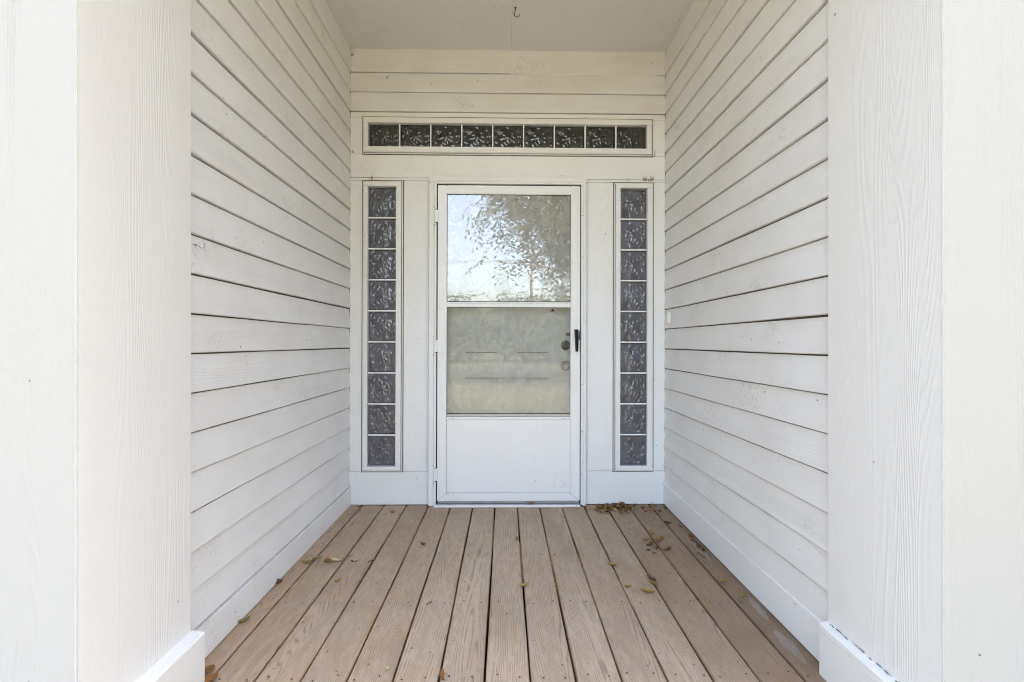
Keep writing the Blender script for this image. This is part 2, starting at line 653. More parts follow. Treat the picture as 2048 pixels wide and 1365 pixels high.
# front walls of the house either side of the pillars, and the roof over everything
for sgn, x0, x1, lab in ((-1, -5.4, -1.40, 'lap-sided front wall of the house beyond the pillar with the wire hook beside it'),
                         (1, 1.46, 5.4, 'lap-sided front wall of the house beyond the pillar with the cracked caulk')):
    fw = thing('front_wall', ((x0 + x1) / 2, -1.60, -0.42), lab, 'wall')
    box('sheathing', x0, x1, -1.60, -1.45, -0.42, 3.02, M['sheath'], fw, 0)
    v, f = siding_mesh('siding_board', x1 - x0, 0.123, 5, 'x')
    me = pydata('siding_board', [(s - (x1 - x0) / 2, -n, z) for s, n, z in v], f)
    for k in range(26):
        z0 = -0.40 + k * 0.13
        add('siding_board', me, M['siding_x'], fw, ((x0 + x1) / 2, -1.602, z0))
house = thing('house_roof', (0.02, -2.3, 3.0), 'dark shingled roof over the porch and house', 'roof')
rv = [(-5.7, -2.15, 3.06), (5.7, -2.15, 3.06), (5.7, 3.2, 5.6), (-5.7, 3.2, 5.6), (5.7, 8.0, 3.06), (-5.7, 8.0, 3.06)]
bmv = rv + [(x, y, z + 0.14) for x, y, z in rv]
rf = [(0, 1, 2, 3), (3, 2, 4, 5), (6, 9, 8, 7), (9, 11, 10, 8), (0, 6, 7, 1), (4, 10, 11, 5), (0, 3, 9, 6), (3, 5, 11, 9), (1, 7, 8, 2), (2, 8, 10, 4)]
add('roof_slab', pydata('roof_slab', bmv, rf), M['roof'], house, (0, 0, 0))
box('soffit', -5.6, 5.6, -2.14, -1.92, 2.965, 3.0, M['ceiling'], house, 0)
box('fascia', -5.7, 5.7, -2.175, -2.152, 2.94, 3.21, M['trim_x'], house, 0.002)
box('ceiling_deck', -5.6, 5.6, -1.91, 7.9, 2.99, 3.05, M['sheath'], house, 0)
shell = thing('house_shell', (0.02, 4.0, 0), 'plain outer walls enclosing the rest of the house', 'building')
box('side_wall', -5.4, -5.25, -1.44, 7.8, -0.42, 2.98, M['sheath'], shell, 0)
box('side_wall', 5.25, 5.4, -1.44, 7.8, -0.42, 2.98, M['sheath'], shell, 0)
box('rear_wall', -5.24, 5.24, 7.65, 7.8, -0.42, 2.98, M['sheath'], shell, 0)

# dim entrance hall behind the windows
hall = thing('entry_hall', (0.02, 1.5, 0), 'dim brown entrance hall behind the patterned glass', 'room')
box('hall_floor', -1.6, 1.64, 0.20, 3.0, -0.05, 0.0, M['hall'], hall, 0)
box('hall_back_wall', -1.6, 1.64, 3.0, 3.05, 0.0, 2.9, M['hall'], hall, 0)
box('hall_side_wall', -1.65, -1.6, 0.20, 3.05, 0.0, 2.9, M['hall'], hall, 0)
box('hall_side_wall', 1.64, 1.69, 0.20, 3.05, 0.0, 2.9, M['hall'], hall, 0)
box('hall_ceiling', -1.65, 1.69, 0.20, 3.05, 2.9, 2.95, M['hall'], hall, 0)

# ------------------------------------------------------------------ porch deck
deck = thing('porch_deck', (0.02, -1.0, -0.42), 'weathered taupe wooden plank deck scattered with dry leaves', 'deck')
GAP = 0.0072
DP = 0.1428
DY0, DY1 = -2.10, -0.004
joints = [-0.061 + DP * k for k in range(-6, 8)]
edges = [XL - 0.004] + joints + [XR + 0.004]
nail_y = [-0.284, -0.690, -1.096, -1.502, -1.908]
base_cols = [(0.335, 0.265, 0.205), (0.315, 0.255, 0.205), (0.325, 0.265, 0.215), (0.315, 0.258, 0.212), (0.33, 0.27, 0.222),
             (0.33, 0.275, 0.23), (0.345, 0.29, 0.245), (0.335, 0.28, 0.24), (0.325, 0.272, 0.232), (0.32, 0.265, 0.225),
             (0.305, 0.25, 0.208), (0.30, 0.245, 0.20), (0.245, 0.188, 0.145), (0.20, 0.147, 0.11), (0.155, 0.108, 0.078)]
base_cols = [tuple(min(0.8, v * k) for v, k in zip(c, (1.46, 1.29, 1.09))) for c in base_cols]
screw_me = lathe('screw', [(0.0030, 0.0), (0.0030, 0.0006), (0.0012, 0.0005)], 8)
for i in range(15):
    a, b = edges[i] + (GAP / 2 if i else 0), edges[i + 1] - (GAP / 2 if i < 14 else 0)
    w = b - a
    rg = random.Random(100 + i)
    seg = 16
    verts, faces = [], []
    ph = [rg.uniform(0, 6.3) for _ in range(4)]
    lift = rg.uniform(-0.0012, 0.0012)
    for s in range(seg + 1):
        y = (DY1 - DY0) * (s / seg - 0.5)
        wl = 0.0009 * math.sin(y * 4.2 + ph[0]) + rg.uniform(-.0004, .0004)
        wr = 0.0009 * math.sin(y * 4.7 + ph[1]) + rg.uniform(-.0004, .0004)
        wz = lift + 0.0008 * math.sin(y * 3.0 + ph[2])
        for x, z in ((-w / 2 + wl, -0.032), (-w / 2 + wl, -0.004), (-w / 2 + wl + 0.003, wz), (0, wz + 0.0006), (w / 2 + wr - 0.003, wz), (w / 2 + wr, -0.004), (w / 2 + wr, -0.032)):
            verts.append((x, y, z))
    for s in range(seg):
        for j in range(7):
            p, q = s * 7 + j, s * 7 + (j + 1) % 7
            faces.append((p, p + 7, q + 7, q))
    faces.append(tuple(range(7)))
    faces.append(tuple(seg * 7 + j for j in range(7))[::-1])
    me = pydata('deck_board', verts, faces)
    bm = bmesh.new()
    bm.from_mesh(me)
    bmesh.ops.recalc_face_normals(bm, faces=bm.faces)
    bm.to_mesh(me)
    bm.free()
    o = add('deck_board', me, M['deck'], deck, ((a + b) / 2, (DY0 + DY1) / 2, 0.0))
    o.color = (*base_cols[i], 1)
    for ny in nail_y:
        for fx in (0.22, 0.78):
            if w < 0.09 and fx > 0.5:
                continue
            s_ = add('screw', screw_me, M['screw'], o, (a + w * fx + rg.uniform(-.012, .012), ny + rg.uniform(-.012, .012), 0.0012), (R(-90), 0, 0))
# leaf dust packed into some of the gaps
for q, (k, y0_, y1_) in enumerate(((8, -1.05, -0.45), (9, -1.3, -0.55), (9, -0.5, -0.06), (10, -1.2, -0.75), (6, -0.62, -0.30), (7, -0.95, -0.50), (12, -1.0, -0.55), (4, -0.5, -0.12), (3, -0.8, -0.2))):
    xg = joints[k]
    seg = 18
    rg = random.Random(600 + q)
    verts, faces = [], []
    for s_i in range(seg + 1):
        y = y0_ + (y1_ - y0_) * s_i / seg
        z = -0.006 + 0.004 * rg.random() - 0.02 * (abs(2 * s_i / seg - 1) ** 4)
        verts += [(xg - 0.0045, y, z), (xg + 0.0045, y, z + rg.uniform(-.002, .002))]
    for s_i in range(seg):
        faces.append((2 * s_i, 2 * s_i + 1, 2 * s_i + 3, 2 * s_i + 2))
    add('gap_litter', pydata('gap_litter', verts, faces), M['litter'], deck)
# loose, delaminated skin on the darkest board beside the base board
flake_mat = plain('bleached_lifted_skin', (0.29, 0.235, 0.20), 0.42, 0, 0.35, 70, 0.9, (0.16, 0.115, 0.09))
for q, (px0, py0, px1, py1, wd) in enumerate(((1497, 1196, 1538, 1245, 0.032), (1549, 1262, 1612, 1330, 0.044), (1372, 1072, 1424, 1126, 0.034))):
    p0, p1 = on_floor(px0, py0), on_floor(px1, py1)
    ax = (p1 - p0)
    L = ax.length
    ax.normalize()
    sd_ = Vector((-ax.y, ax.x, 0))
    verts, faces = [], []
    rg = random.Random(50 + q)
    N, K = 14, 6
    for s in range(N + 1):
        t = s / N
        half = wd * (math.sin(math.pi * min(1, max(0, t))) ** 0.6) * rg.uniform(0.6, 1.0) * 0.5 + 0.001
        for j in range(K + 1):
            u = j / K * 2 - 1
            z = 0.0018 + 0.0045 * (1 - u * u) * math.sin(math.pi * t) * rg.uniform(0.7, 1.1) + (0.0025 if u > 0.6 else 0)
            verts.append(tuple(p0 + ax * (L * t) + sd_ * (half * u) + Vector((0, 0, z)) - (p0 + p1) / 2))
    for s in range(N):
        for j in range(K):
            a = s * (K + 1) + j
            faces.append((a, a + 1, a + K + 2, a + K + 1))
    add('lifted_flake', pydata('lifted_flake', verts, faces, True), flake_mat, deck, (p0 + p1) / 2)
for jy in nail_y:
    box('joist', XL - 0.1, XR + 0.1, jy - 0.019, jy + 0.019, -0.19, -0.034, M['sheath'], deck, 0)
box('rim_board', -1.35, 1.40, -2.128, -2.103, -0.24, -0.001, M['trim_x'], deck, 0.002)
# narrow outer boards in front of the pillars, so that the deck runs past them
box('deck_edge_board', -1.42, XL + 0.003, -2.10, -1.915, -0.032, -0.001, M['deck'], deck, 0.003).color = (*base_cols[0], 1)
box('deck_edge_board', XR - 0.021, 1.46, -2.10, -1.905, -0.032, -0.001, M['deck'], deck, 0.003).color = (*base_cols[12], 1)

# ------------------------------------------------------------------ side walls
lw = thing('side_wall', (XL - 0.05, -0.75, 0), 'cream lap-sided porch wall with a small wire hook', 'wall')
# dark building paper shows in the open laps
rw = thing('side_wall', (XR + 0.05, -0.75, 0), 'cream lap-sided porch wall with doorbell and white base board', 'wall')
box('sheathing', XL - 0.11, XL - 0.0145, -1.62, 0.02, -0.03, 2.99, M['sheath'], lw, 0)
box('sheathing', XR + 0.0145, XR + 0.11, -1.62, 0.02, -0.03, 2.99, M['sheath'], rw, 0)
for k in range(22):
    z0 = LAP0 + k * PITCHZ
    h = PITCHZ - 0.0052 if k < 21 else CEIL - z0 + 0.004
    siding_board(lw, M['siding_y'], 'left', -1.60, 1.60, z0 + rng.uniform(-.0008, .0008), h, 200 + k)
    if k == 0:
        ys = on_side(1364, 985, XR).y
        siding_board(rw, M['siding_y'], 'right', -1.60, 1.60 + ys - 0.001, z0, h, 300)
        siding_board(rw, M['siding_y'], 'right', ys + 0.001, -ys - 0.001, z0, h, 340)
    else:
        siding_board(rw, M['siding_y'], 'right', -1.60, 1.60, z0 + rng.uniform(-.0008, .0008), h, 300 + k)
box('starter_board', XL - 0.012, XL + 0.012, -1.60, -0.001, 0.004, LAP0 - 0.006, M['siding_y'], lw, 0.001)
box('base_board', XR - 0.007, XR + 0.012, -1.60, -0.001, 0.004, 0.142, M['base_y'], rw, 0.003, 2)

# ------------------------------------------------------------------ entry wall: trim boards round the openings, laps above
ew = thing('entry_wall', (0.02, 0.03, 0), 'off-white trimmed entry wall with three lapped boards under the ceiling', 'wall')
for k, z0 in enumerate((LAP0 + 19 * PITCHZ, LAP0 + 20 * PITCHZ, LAP0 + 21 * PITCHZ)):
    siding_board(ew, M['siding_x'], 'back', XL - 0.004, XR - XL + 0.008, z0, PITCHZ - 0.0036 if k < 2 else CEIL - z0 + 0.004, 400 + k)
ZS = LAP0 + 19 * PITCHZ
TRX0, TRX1, TRZ0, TRZ1 = -0.920, 0.957, 2.268, 2.506     # transom outer
SLX0, SLX1 = -0.920, -0.661                              # sidelight outer
SRX0, SRX1 = 0.707, 0.963
SZ0, SZ1 = 0.218, 2.092
CX0, CX1, CZ1 = -0.489, 0.524, 2.116                     # door casing outer
g = 0.0012
WX0, WX1 = XL - 0.004, XR + 0.004


def tb(x0, x1, z0, z1, m, y0=0.0):
    box('trim_board', x0 + g, x1 - g, y0, 0.026, z0 + g, z1 - g, m, ew, 0.0012)


tb(WX0, WX1, TRZ1, ZS - 0.003, M['trim_x'], 0.0015)
box('caulk_bead', 0.03, 0.99, -0.0035, 0.012, LAP0 + 21 * PITCHZ - 0.0055, LAP0 + 21 * PITCHZ + 0.0012, M['siding_x'], ew, 0.001)
tb(WX0, TRX0, TRZ0, TRZ1, M['trim_z'])
tb(TRX1, WX1, TRZ0, TRZ1, M['trim_z'])
tb(WX0, WX1, CZ1, TRZ0, M['trim_x'])
tb(WX0, CX0, SZ1 + 0.006, CZ1, M['trim_x'], 0.0008)
tb(CX1, WX1, SZ1 + 0.006, CZ1, M['trim_x'], 0.0008)
tb(WX0, SLX0, SZ0, SZ1 + 0.006, M['trim_z'])
tb(SLX1, CX0, SZ0, SZ1 + 0.006, M['trim_z'])
tb(CX1, SRX0, SZ0, SZ1 + 0.006, M['trim_z'])
tb(SRX1, WX1, SZ0, SZ1 + 0.006, M['trim_z'])
tb(WX0, CX0, 0.002, SZ0, M['trim_x'], -0.001)
tb(CX1, WX1, 0.002, SZ0, M['trim_x'], -0.001)
# sheathing behind, with the openings left out
for x0, x1, z0, z1 in ((-1.65, 1.69, 2.505, 2.99), (-1.65, -0.92, 2.27, 2.505), (0.957, 1.69, 2.27, 2.505), (-1.65, 1.69, 2.105, 2.27),
                       (-1.65, -0.92, -0.05, 2.105), (-0.66, -0.46, -0.05, 2.105), (0.495, 0.707, -0.05, 2.105), (0.963, 1.69, -0.05, 2.105),
                       (-0.92, -0.66, -0.05, 0.218), (0.707, 0.963, -0.05, 0.218)):
    box('sheathing', x0, x1, 0.028, 0.20, z0, z1, M['sheath'], ew, 0)

# ------------------------------------------------------------------ pressed-glass windows
def pane_height(seed):
    rg = random.Random(seed)
    bumps = []
    for k in range(8):                                   # star of eight petals
        th = math.pi / 4 * k + 0.2
        bumps.append((0.022 * math.cos(th), 0.022 * math.sin(th), th, 0.015, 0.0045, 1.0))
    for ring, cnt in ((0.05, 14), (0.078, 20), (0.106, 26), (0.128, 24)):
        for k in range(cnt):
            th = 2 * math.pi * k / cnt + rg.uniform(-.22, .22)
            rr = ring + rg.uniform(-.012, .012)
            bumps.append((rr * math.cos(th), rr * math.sin(th), th + math.pi / 2 + rg.uniform(-.9, .9),
                          rg.uniform(.006, .013), rg.uniform(.0028, .005), rg.uniform(.5, 1.1) * rg.choice((1, 1, -1))))
    def h(u, v):
        s = 0.0
        for bx, by, th, sa, sb, am in bumps:
            dx, dy = u - bx, v - by
            if abs(dx) > 0.035 or abs(dy) > 0.035:
                continue
            a = dx * math.cos(th) + dy * math.sin(th)
            b = -dx * math.sin(th) + dy * math.cos(th)
            s += am * math.exp(-(a * a / (2 * sa * sa) + b * b / (2 * sb * sb)))
        return s
    return h


PH = pane_height(7)


def pane_mesh(w, hgt, n=46, flip=1):
    verts, faces = [], []
    m = max(20, int(n * hgt / w))
    for j in range(m + 1):
        for i in range(n + 1):
            u = (i / n - 0.5) * w
            v = (j / m - 0.5) * hgt
            e = min(w / 2 - abs(u), hgt / 2 - abs(v))
            edge = min(1.0, e / 0.009)
            y = -0.0034 * PH(u * flip, v) * edge - 0.005 * (1 - (1 - edge) ** 2)
            verts.append((u, y, v))
    for j in range(m):
        for i in range(n):
            a = j * (n + 1) + i
            faces.append((a, a + 1, a + n + 2, a + n + 1))
    return pydata('pane', verts, faces, True)


def frame_bars(parent, x0, x1, z0, z1, wd, y0, y1, mat, name, bev=0.002):
    box(name, x0, x1, y0, y1, z1 - wd, z1, mat, parent, bev)
    box(name, x0, x1, y0, y1, z0, z0 + wd, mat, parent, bev)
    box(name, x0, x0 + wd, y0 + 0.0006, y1, z0 + wd, z1 - wd, mat, parent, bev)
    box(name, x1 - wd, x1, y0 + 0.0006, y1, z0 + wd, z1 - wd, mat, parent, bev)


def window(name, label, X0, X1, Z0, Z1, gx0, gx1, gz0, gz1, cells, upright, group=None, flip=1):
    t = thing(name, ((X0 + X1) / 2, 0.0, Z0), label, 'window', group)
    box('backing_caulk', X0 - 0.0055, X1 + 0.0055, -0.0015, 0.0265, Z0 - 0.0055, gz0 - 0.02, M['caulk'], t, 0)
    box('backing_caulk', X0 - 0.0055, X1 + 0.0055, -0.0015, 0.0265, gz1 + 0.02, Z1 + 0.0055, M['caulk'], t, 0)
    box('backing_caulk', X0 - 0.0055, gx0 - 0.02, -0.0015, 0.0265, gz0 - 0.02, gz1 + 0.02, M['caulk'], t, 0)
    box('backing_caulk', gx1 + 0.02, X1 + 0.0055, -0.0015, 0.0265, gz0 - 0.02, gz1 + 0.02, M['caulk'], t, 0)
    frame_bars(t, X0, X1, Z0, Z1, 0.006, -0.007, 0.020, M['vinyl'], 'outer_bead', 0.0015)
    fx0, fx1, fz0, fz1 = X0 + 0.0095, X1 - 0.0095, Z0 + 0.0095, Z1 - 0.0095
    fl, fb = gx0 - fx0, gz0 - fz0
    box('frame', fx0, fx1, -0.020, 0.045, gz1, fz1, M['vinyl'], t, 0.003, 2)
    box('frame', fx0, fx1, -0.020, 0.045, fz0, gz0, M['vinyl'], t, 0.003, 2)
    box('frame', fx0, gx0, -0.0193, 0.045, gz0, gz1, M['vinyl'], t, 0.003, 2)
    box('frame', gx1, fx1, -0.0193, 0.045, gz0, gz1, M['vinyl'], t, 0.003, 2)
    if upright:
        step = (gz1 - gz0) / cells
        me = pane_mesh(gx1 - gx0 - 0.002, step - 0.006, flip=flip)
        bme = box_mesh('glazing_bar', gx1 - gx0 - 0.001, 0.016, 0.0085, 0.003, 2)
    else:
        step = (gx1 - gx0) / cells
        me = pane_mesh(step - 0.006, gz1 - gz0 - 0.002)
        bme = box_mesh('glazing_bar', 0.0085, 0.016, gz1 - gz0 - 0.001, 0.003, 2)
    rg = random.Random(len(label))
    for k in range(cells):
        if upright:
            loc = ((gx0 + gx1) / 2, 0.014, gz0 + step * (k + 0.5))
            bl = ((gx0 + gx1) / 2, 0.0, gz0 + step * (k + 1))
        else:
            loc = (gx0 + step * (k + 0.5), 0.014, (gz0 + gz1) / 2)
            bl = (gx0 + step * (k + 1), 0.0, (gz0 + gz1) / 2)
        add('pane', me, M['block'] if upright else M['block_dimmed'], t, loc, (R(rg.uniform(-.6, .6)), 0, R(rg.uniform(-.6, .6))))
        if k < cells - 1:
            add('glazing_bar', bme, M['bar'], t, bl)
    return t


window('transom_window', 'long white transom window of nine dark patterned panes above the door', TRX0, TRX1, TRZ0, TRZ1, -0.886, 0.919, 2.312, 2.466, 9, False)
window('sidelight_window', 'tall narrow nine-pane patterned sidelight on the hinge side of the door', SLX0, SLX1, SZ0, SZ1, -0.885, -0.703, 0.252, 2.055, 9, True)
window('sidelight_window', 'tall narrow nine-pane patterned sidelight on the handle side of the door', SRX0, SRX1, SZ0, SZ1, 0.747, 0.923, 0.254, 2.057, 9, True, flip=-1)

# ------------------------------------------------------------------ door frame, storm door and inner door
df = thing('door_frame', (0.0175, 0.0, 0), 'white wooden door casing and sill round the storm door', 'door frame')
DX0, DX1, DZ0, DZ1 = -0.4325, 0.482, 0.024, 2.0595      # storm door leaf
JX0, JX1, JZ1 = DX0 - 0.0070, DX1 + 0.0055, DZ1 + 0.0075
box('casing', CX0, JX0 - 0.012, -0.038, 0.03, 0.004, JZ1 + 0.012, M['trim_z'], df, 0.005, 2)
box('casing', JX1 + 0.012, CX1, -0.038, 0.03, 0.004, JZ1 + 0.012, M['trim_z'], df, 0.005, 2)
box('casing', CX0, CX1, -0.0385, 0.03, JZ1 + 0.0125, CZ1, M['trim_x'], df, 0.003, 2)
box('mounting_rail', JX0 - 0.0115, JX0, -0.043, 0.03, 0.014, JZ1 + 0.010, M['white_metal'], df, 0.0015)
box('mounting_rail', JX1, JX1 + 0.0115, -0.043, 0.03, 0.014, JZ1 + 0.010, M['white_metal'], df, 0.0015)
box('mounting_rail', JX0 - 0.016, JX1 + 0.016, -0.0425, 0.03, JZ1 + 0.0005, JZ1 + 0.0118, M['white_metal'], df, 0.0015)
box('jamb', -0.46, JX0 - 0.001, 0.031, 0.20, 0.0, 2.10, M['trim_z'], df, 0.001)
box('jamb', JX1 + 0.001, 0.508, 0.031, 0.20, 0.0, 2.10, M['trim_z'], df, 0.001)
box('jamb', -0.44, 0.488, 0.031, 0.20, JZ1 + 0.001, 2.10, M['trim_x'], df, 0.001)
box('sill', CX0 + 0.036, CX1 - 0.036, -0.046, 0.09, -0.004, 0.0115, M['white_metal'], df, 0.004, 2)
box('threshold', JX0, JX1, 0.02, 0.19, 0.012, 0.022, M['alu'], df, 0.003)
box('gap_shade_strip', JX0 + 0.0004, DX0 - 0.0004, -0.026, 0.02, 0.016, JZ1 - 0.0006, M['black'], df, 0)  # black strips paint the shade in the gap round the storm door
box('gap_shade_strip', DX1 + 0.0004, JX1 - 0.0004, -0.026, 0.02, 0.016, JZ1 - 0.0006, M['black'], df, 0)
box('gap_shade_strip', DX0, DX1, -0.026, 0.02, DZ1 + 0.0006, JZ1 - 0.0004, M['black'], df, 0)
box('casing_shade_caulk', CX0 - 0.0060, CX0 - 0.0002, -0.0035, 0.02, 0.006, CZ1 + 0.002, M['gap'], df, 0)  # dark strips draw the casing's shadow line along with its dirty caulk joint
box('casing_shade_caulk', CX1 + 0.0002, CX1 + 0.0060, -0.0035, 0.02, 0.006, CZ1 + 0.002, M['gap'], df, 0)
box('casing_shade_caulk', CX0, CX1, -0.0030, 0.02, CZ1 + 0.0002, CZ1 + 0.0050, M['gap'], df, 0)

sdoor = thing('storm_door', (0.024, 0.0, DZ0), 'white metal storm door with two glass panes and kick panel', 'storm door')
GX0, GX1 = -0.3745, 0.4215
yF, yB = -0.034, -0.004
box('stile', DX0, GX0, yF, yB, DZ0 + 0.012, DZ1, M['white_metal'], sdoor, 0.003, 2)
box('stile', GX1, DX1, yF, yB, DZ0 + 0.012, DZ1, M['white_metal'], sdoor, 0.003, 2)
box('top_rail', GX0, GX1, yF + .0004, yB, 2.004, DZ1, M['white_metal'], sdoor, 0.003, 2)
box('middle_rail', GX0, GX1, yF + .004, yB, 1.278, 1.3005, M['white_metal'], sdoor, 0.003, 2)
box('sash_rail', GX0, GX1, yF + .008, yB - 0.004, 1.3012, 1.312, M['white_metal'], sdoor, 0.002)
box('glass_channel', GX0, GX1, yF + .008, yB - 0.002, 0.5745, 0.592, M['alu'], sdoor, 0.002)
box('kick_rail', GX0, GX1, yF + .0006, yB, 0.556, 0.574, M['white_metal'], sdoor, 0.002)
box('kick_panel', GX0 + 0.0016, GX1 - 0.0016, yF + 0.002, yB - 0.004, 0.0905, 0.5550, M['white_metal'], sdoor, 0.002)
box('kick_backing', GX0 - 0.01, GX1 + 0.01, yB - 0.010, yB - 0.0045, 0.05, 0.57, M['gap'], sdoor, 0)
box('bottom_rail', GX0, GX1, yF + .0004, yB, DZ0 + 0.012, 0.0888, M['white_metal'], sdoor, 0.003, 2)
for sx, x in ((1, GX0), (-1, GX1)):                                  # mitred corner seam
    v, f = tube_data([(x - sx * 0.052, yF - 0.0001, DZ0 + 0.018), (x + sx * 0.003, yF - 0.0001, 0.086)], 0.0007, 5)
    add('mitre_seam', pydata('mitre_seam', v, f), M['caulk'], sdoor)
box('door_sweep', DX0 + 0.002, DX1 - 0.002, yF + 0.010, yB, DZ0 - 0.006, DZ0 + 0.0118, M['alu'], sdoor, 0.002)
gu = box('glass_pane', GX0 - 0.006, GX1 + 0.006, -0.0205, -0.0165, 1.305, 2.010, M['glass_up'], sdoor, 0)
gl_ = box('glass_pane', GX0 - 0.006, GX1 + 0.006, -0.0185, -0.0145, 0.570, 1.290, M['glass_low'], sdoor, 0)
frame_bars(sdoor, GX0 - 0.001, GX1 + 0.001, 1.3125, 2.005, 0.0035, -0.0235, -0.0208, M['black'], 'glazing_gasket', 0.0006)
frame_bars(sdoor, GX0 - 0.001, GX1 + 0.001, 0.5922, 1.2785, 0.0030, -0.0220, -0.0188, M['black'], 'glazing_gasket', 0.0006)
tri = on_back(1105, 621, -0.0192)
add('warning_mark', pydata('warning_mark', [(-.013, 0, -.008), (.013, 0, -.008), (0.001, 0, .010), (-.013, .0006, -.008), (.013, .0006, -.008), (0.001, .0006, .010)], [(0, 1, 2), (5, 4, 3), (0, 3, 4, 1), (1, 4, 5, 2), (2, 5, 3, 0)]), M['black'], gl_, tri)
# pull handle
hv, hf = [], []
hz0, hz1 = 0.994, 1.136
for i in range(9):
    t = i / 8
    z = hz0 + (hz1 - hz0) * t
    wd = 0.0075 + 0.0055 * t
    dp = 0.020 + 0.016 * math.sin(math.pi * t) ** 0.7
    cx_ = 0.4605 - 0.003 * t
    for x, y in ((-wd, 0.004), (-wd * 0.8, -dp), (wd * 0.8, -dp), (wd, 0.004)):
        hv.append((cx_ + x, yF + y, z))
for i in range(8):
    for j in range(4):
        a, b = i * 4 + j, i * 4 + (j + 1) % 4
        hf.append((a, b, b + 4, a + 4))
hf += [(3, 2, 1, 0), (32, 33, 34, 35)]
add('pull_handle', pydata('pull_handle', hv, hf), M['black'], sdoor)
box('latch_plate', 0.4745, 0.4795, yF - 0.0035, yF - 0.0002, 1.07, 1.13, M['black'], sdoor, 0.001)
# hinges on the other stile: gaps in the rail show as short pale knuckles
for px, py in ((875, 433), (876, 692), (877, 949)):
    p = on_back(px, py, yF)
    hg = box('hinge', JX0 - 0.004, DX0 + 0.004, yF - 0.0115, yF + 0.006, p.z - 0.040, p.z + 0.040, M['white_metal'], sdoor, 0.003, 2)
    for s in (-1, 1):
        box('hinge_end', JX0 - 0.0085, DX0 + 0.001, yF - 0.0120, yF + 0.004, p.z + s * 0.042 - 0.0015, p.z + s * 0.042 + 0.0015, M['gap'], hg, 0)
        add('hinge_screw', screw_me, M['screw'], hg, (JX0 - 0.016, -0.0384, p.z + s * 0.056))
for px, py in ((905, 840), (1129, 840)):
    p = on_back(px, py, yF)
    add('rail_screw', screw_me, M['screw'], sdoor, (p.x, yF + 0.0004, 0.566))
for px, py in ((1163, 432), (1163, 515), (1163, 770), (1163, 863), (1163, 948)):
    p = on_back(px, py, -0.036)
    add('rail_screw', screw_me, M['alu'], df, (JX1 + 0.006, -0.0432, p.z))

idoor = thing('front_door', (0.024, 0.10, 0.02), 'beige panelled front door behind the storm door glass', 'door')
YD = 0.052
box('slab', JX0 + 0.004, JX1 - 0.004, YD + 0.006, YD + 0.045, 0.024, JZ1 - 0.002, M['door'], idoor, 0.002)
PB = lambda px, py: on_back(px, py, YD)
pl0, pl1 = PB(930, 600).x, PB(996, 600).x
pr0, pr1 = PB(1034, 600).x, PB(1098, 600).x


def door_panel(x0, x1, z0, z1):
    m_ = 0.010
    box('panel_moulding', x0, x1, YD, YD + 0.0065, z1 - m_, z1, M['door'], idoor, 0.003, 2)
    box('panel_moulding', x0, x1, YD, YD + 0.0065, z0, z0 + m_, M['door'], idoor, 0.003, 2)
    box('panel_moulding', x0, x0 + m_, YD + .0003, YD + 0.0065, z0 + m_, z1 - m_, M['door'], idoor, 0.003, 2)
    box('panel_moulding', x1 - m_, x1, YD + .0003, YD + 0.0065, z0 + m_, z1 - m_, M['door'], idoor, 0.003, 2)
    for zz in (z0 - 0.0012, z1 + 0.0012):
        box('panel_shade_grime', x0 + 0.004, x1 - 0.004, YD - 0.0035, YD + 0.006, zz - 0.0022, zz + 0.0022, M['gap'], idoor, 0)  # dark strips paint the shadow lines of the panel edges, with dirt
    box('panel', x0 + 0.034, x1 - 0.034, YD + 0.001, YD + 0.0065, z0 + 0.034, z1 - 0.034, M['door'], idoor, 0.004, 2)


for x0, x1 in ((pl0, pl1), (pr0, pr1)):
    door_panel(x0, x1, PB(1000, 462).z, 1.96)
    door_panel(x0, x1, PB(1000, 705).z, PB(1000, 481).z)
door_panel(pl0, pr1, 0.16, PB(1000, 757).z)
kp = PB(1131, 732)
kn = add('knob', lathe('knob', [(r_, a_ * 0.8) for r_, a_ in [(0.033, 0.0), (0.033, 0.004), (0.026, 0.009), (0.013, 0.012), (0.012, 0.026), (0.020, 0.031), (0.027, 0.040), (0.028, 0.049), (0.023, 0.057), (0.010, 0.061)]]), M['bronze'], idoor, kp)
dbp = PB(1131, 691)
db = add('deadbolt', lathe('deadbolt', [(0.033, 0.0), (0.032, 0.006), (0.027, 0.013), (0.019, 0.016), (0.018, 0.020), (0.008, 0.020)]), M['bronze'], idoor, dbp)
lp = PB(1137, 669)
box('night_latch', lp.x - 0.022, lp.x + 0.02, YD - 0.016, YD + 0.002, lp.z - 0.011, lp.z + 0.011, M['black'], idoor, 0.008, 3)

# ------------------------------------------------------------------ pillars
def lean_box(name, x0, x1, y0, y1, z0, z1, mat, parent, lean, bev=0.004):
    """upright box whose top is shifted sideways by lean"""
    me = box_mesh(name, x1 - x0, y1 - y0, z1 - z0, bev, 2)
    for v in me.vertices:
        v.co.x += lean * (v.co.z / (z1 - z0))
    return add(name, me, mat, parent, ((x0 + x1) / 2, (y0 + y1) / 2, (z0 + z1) / 2))


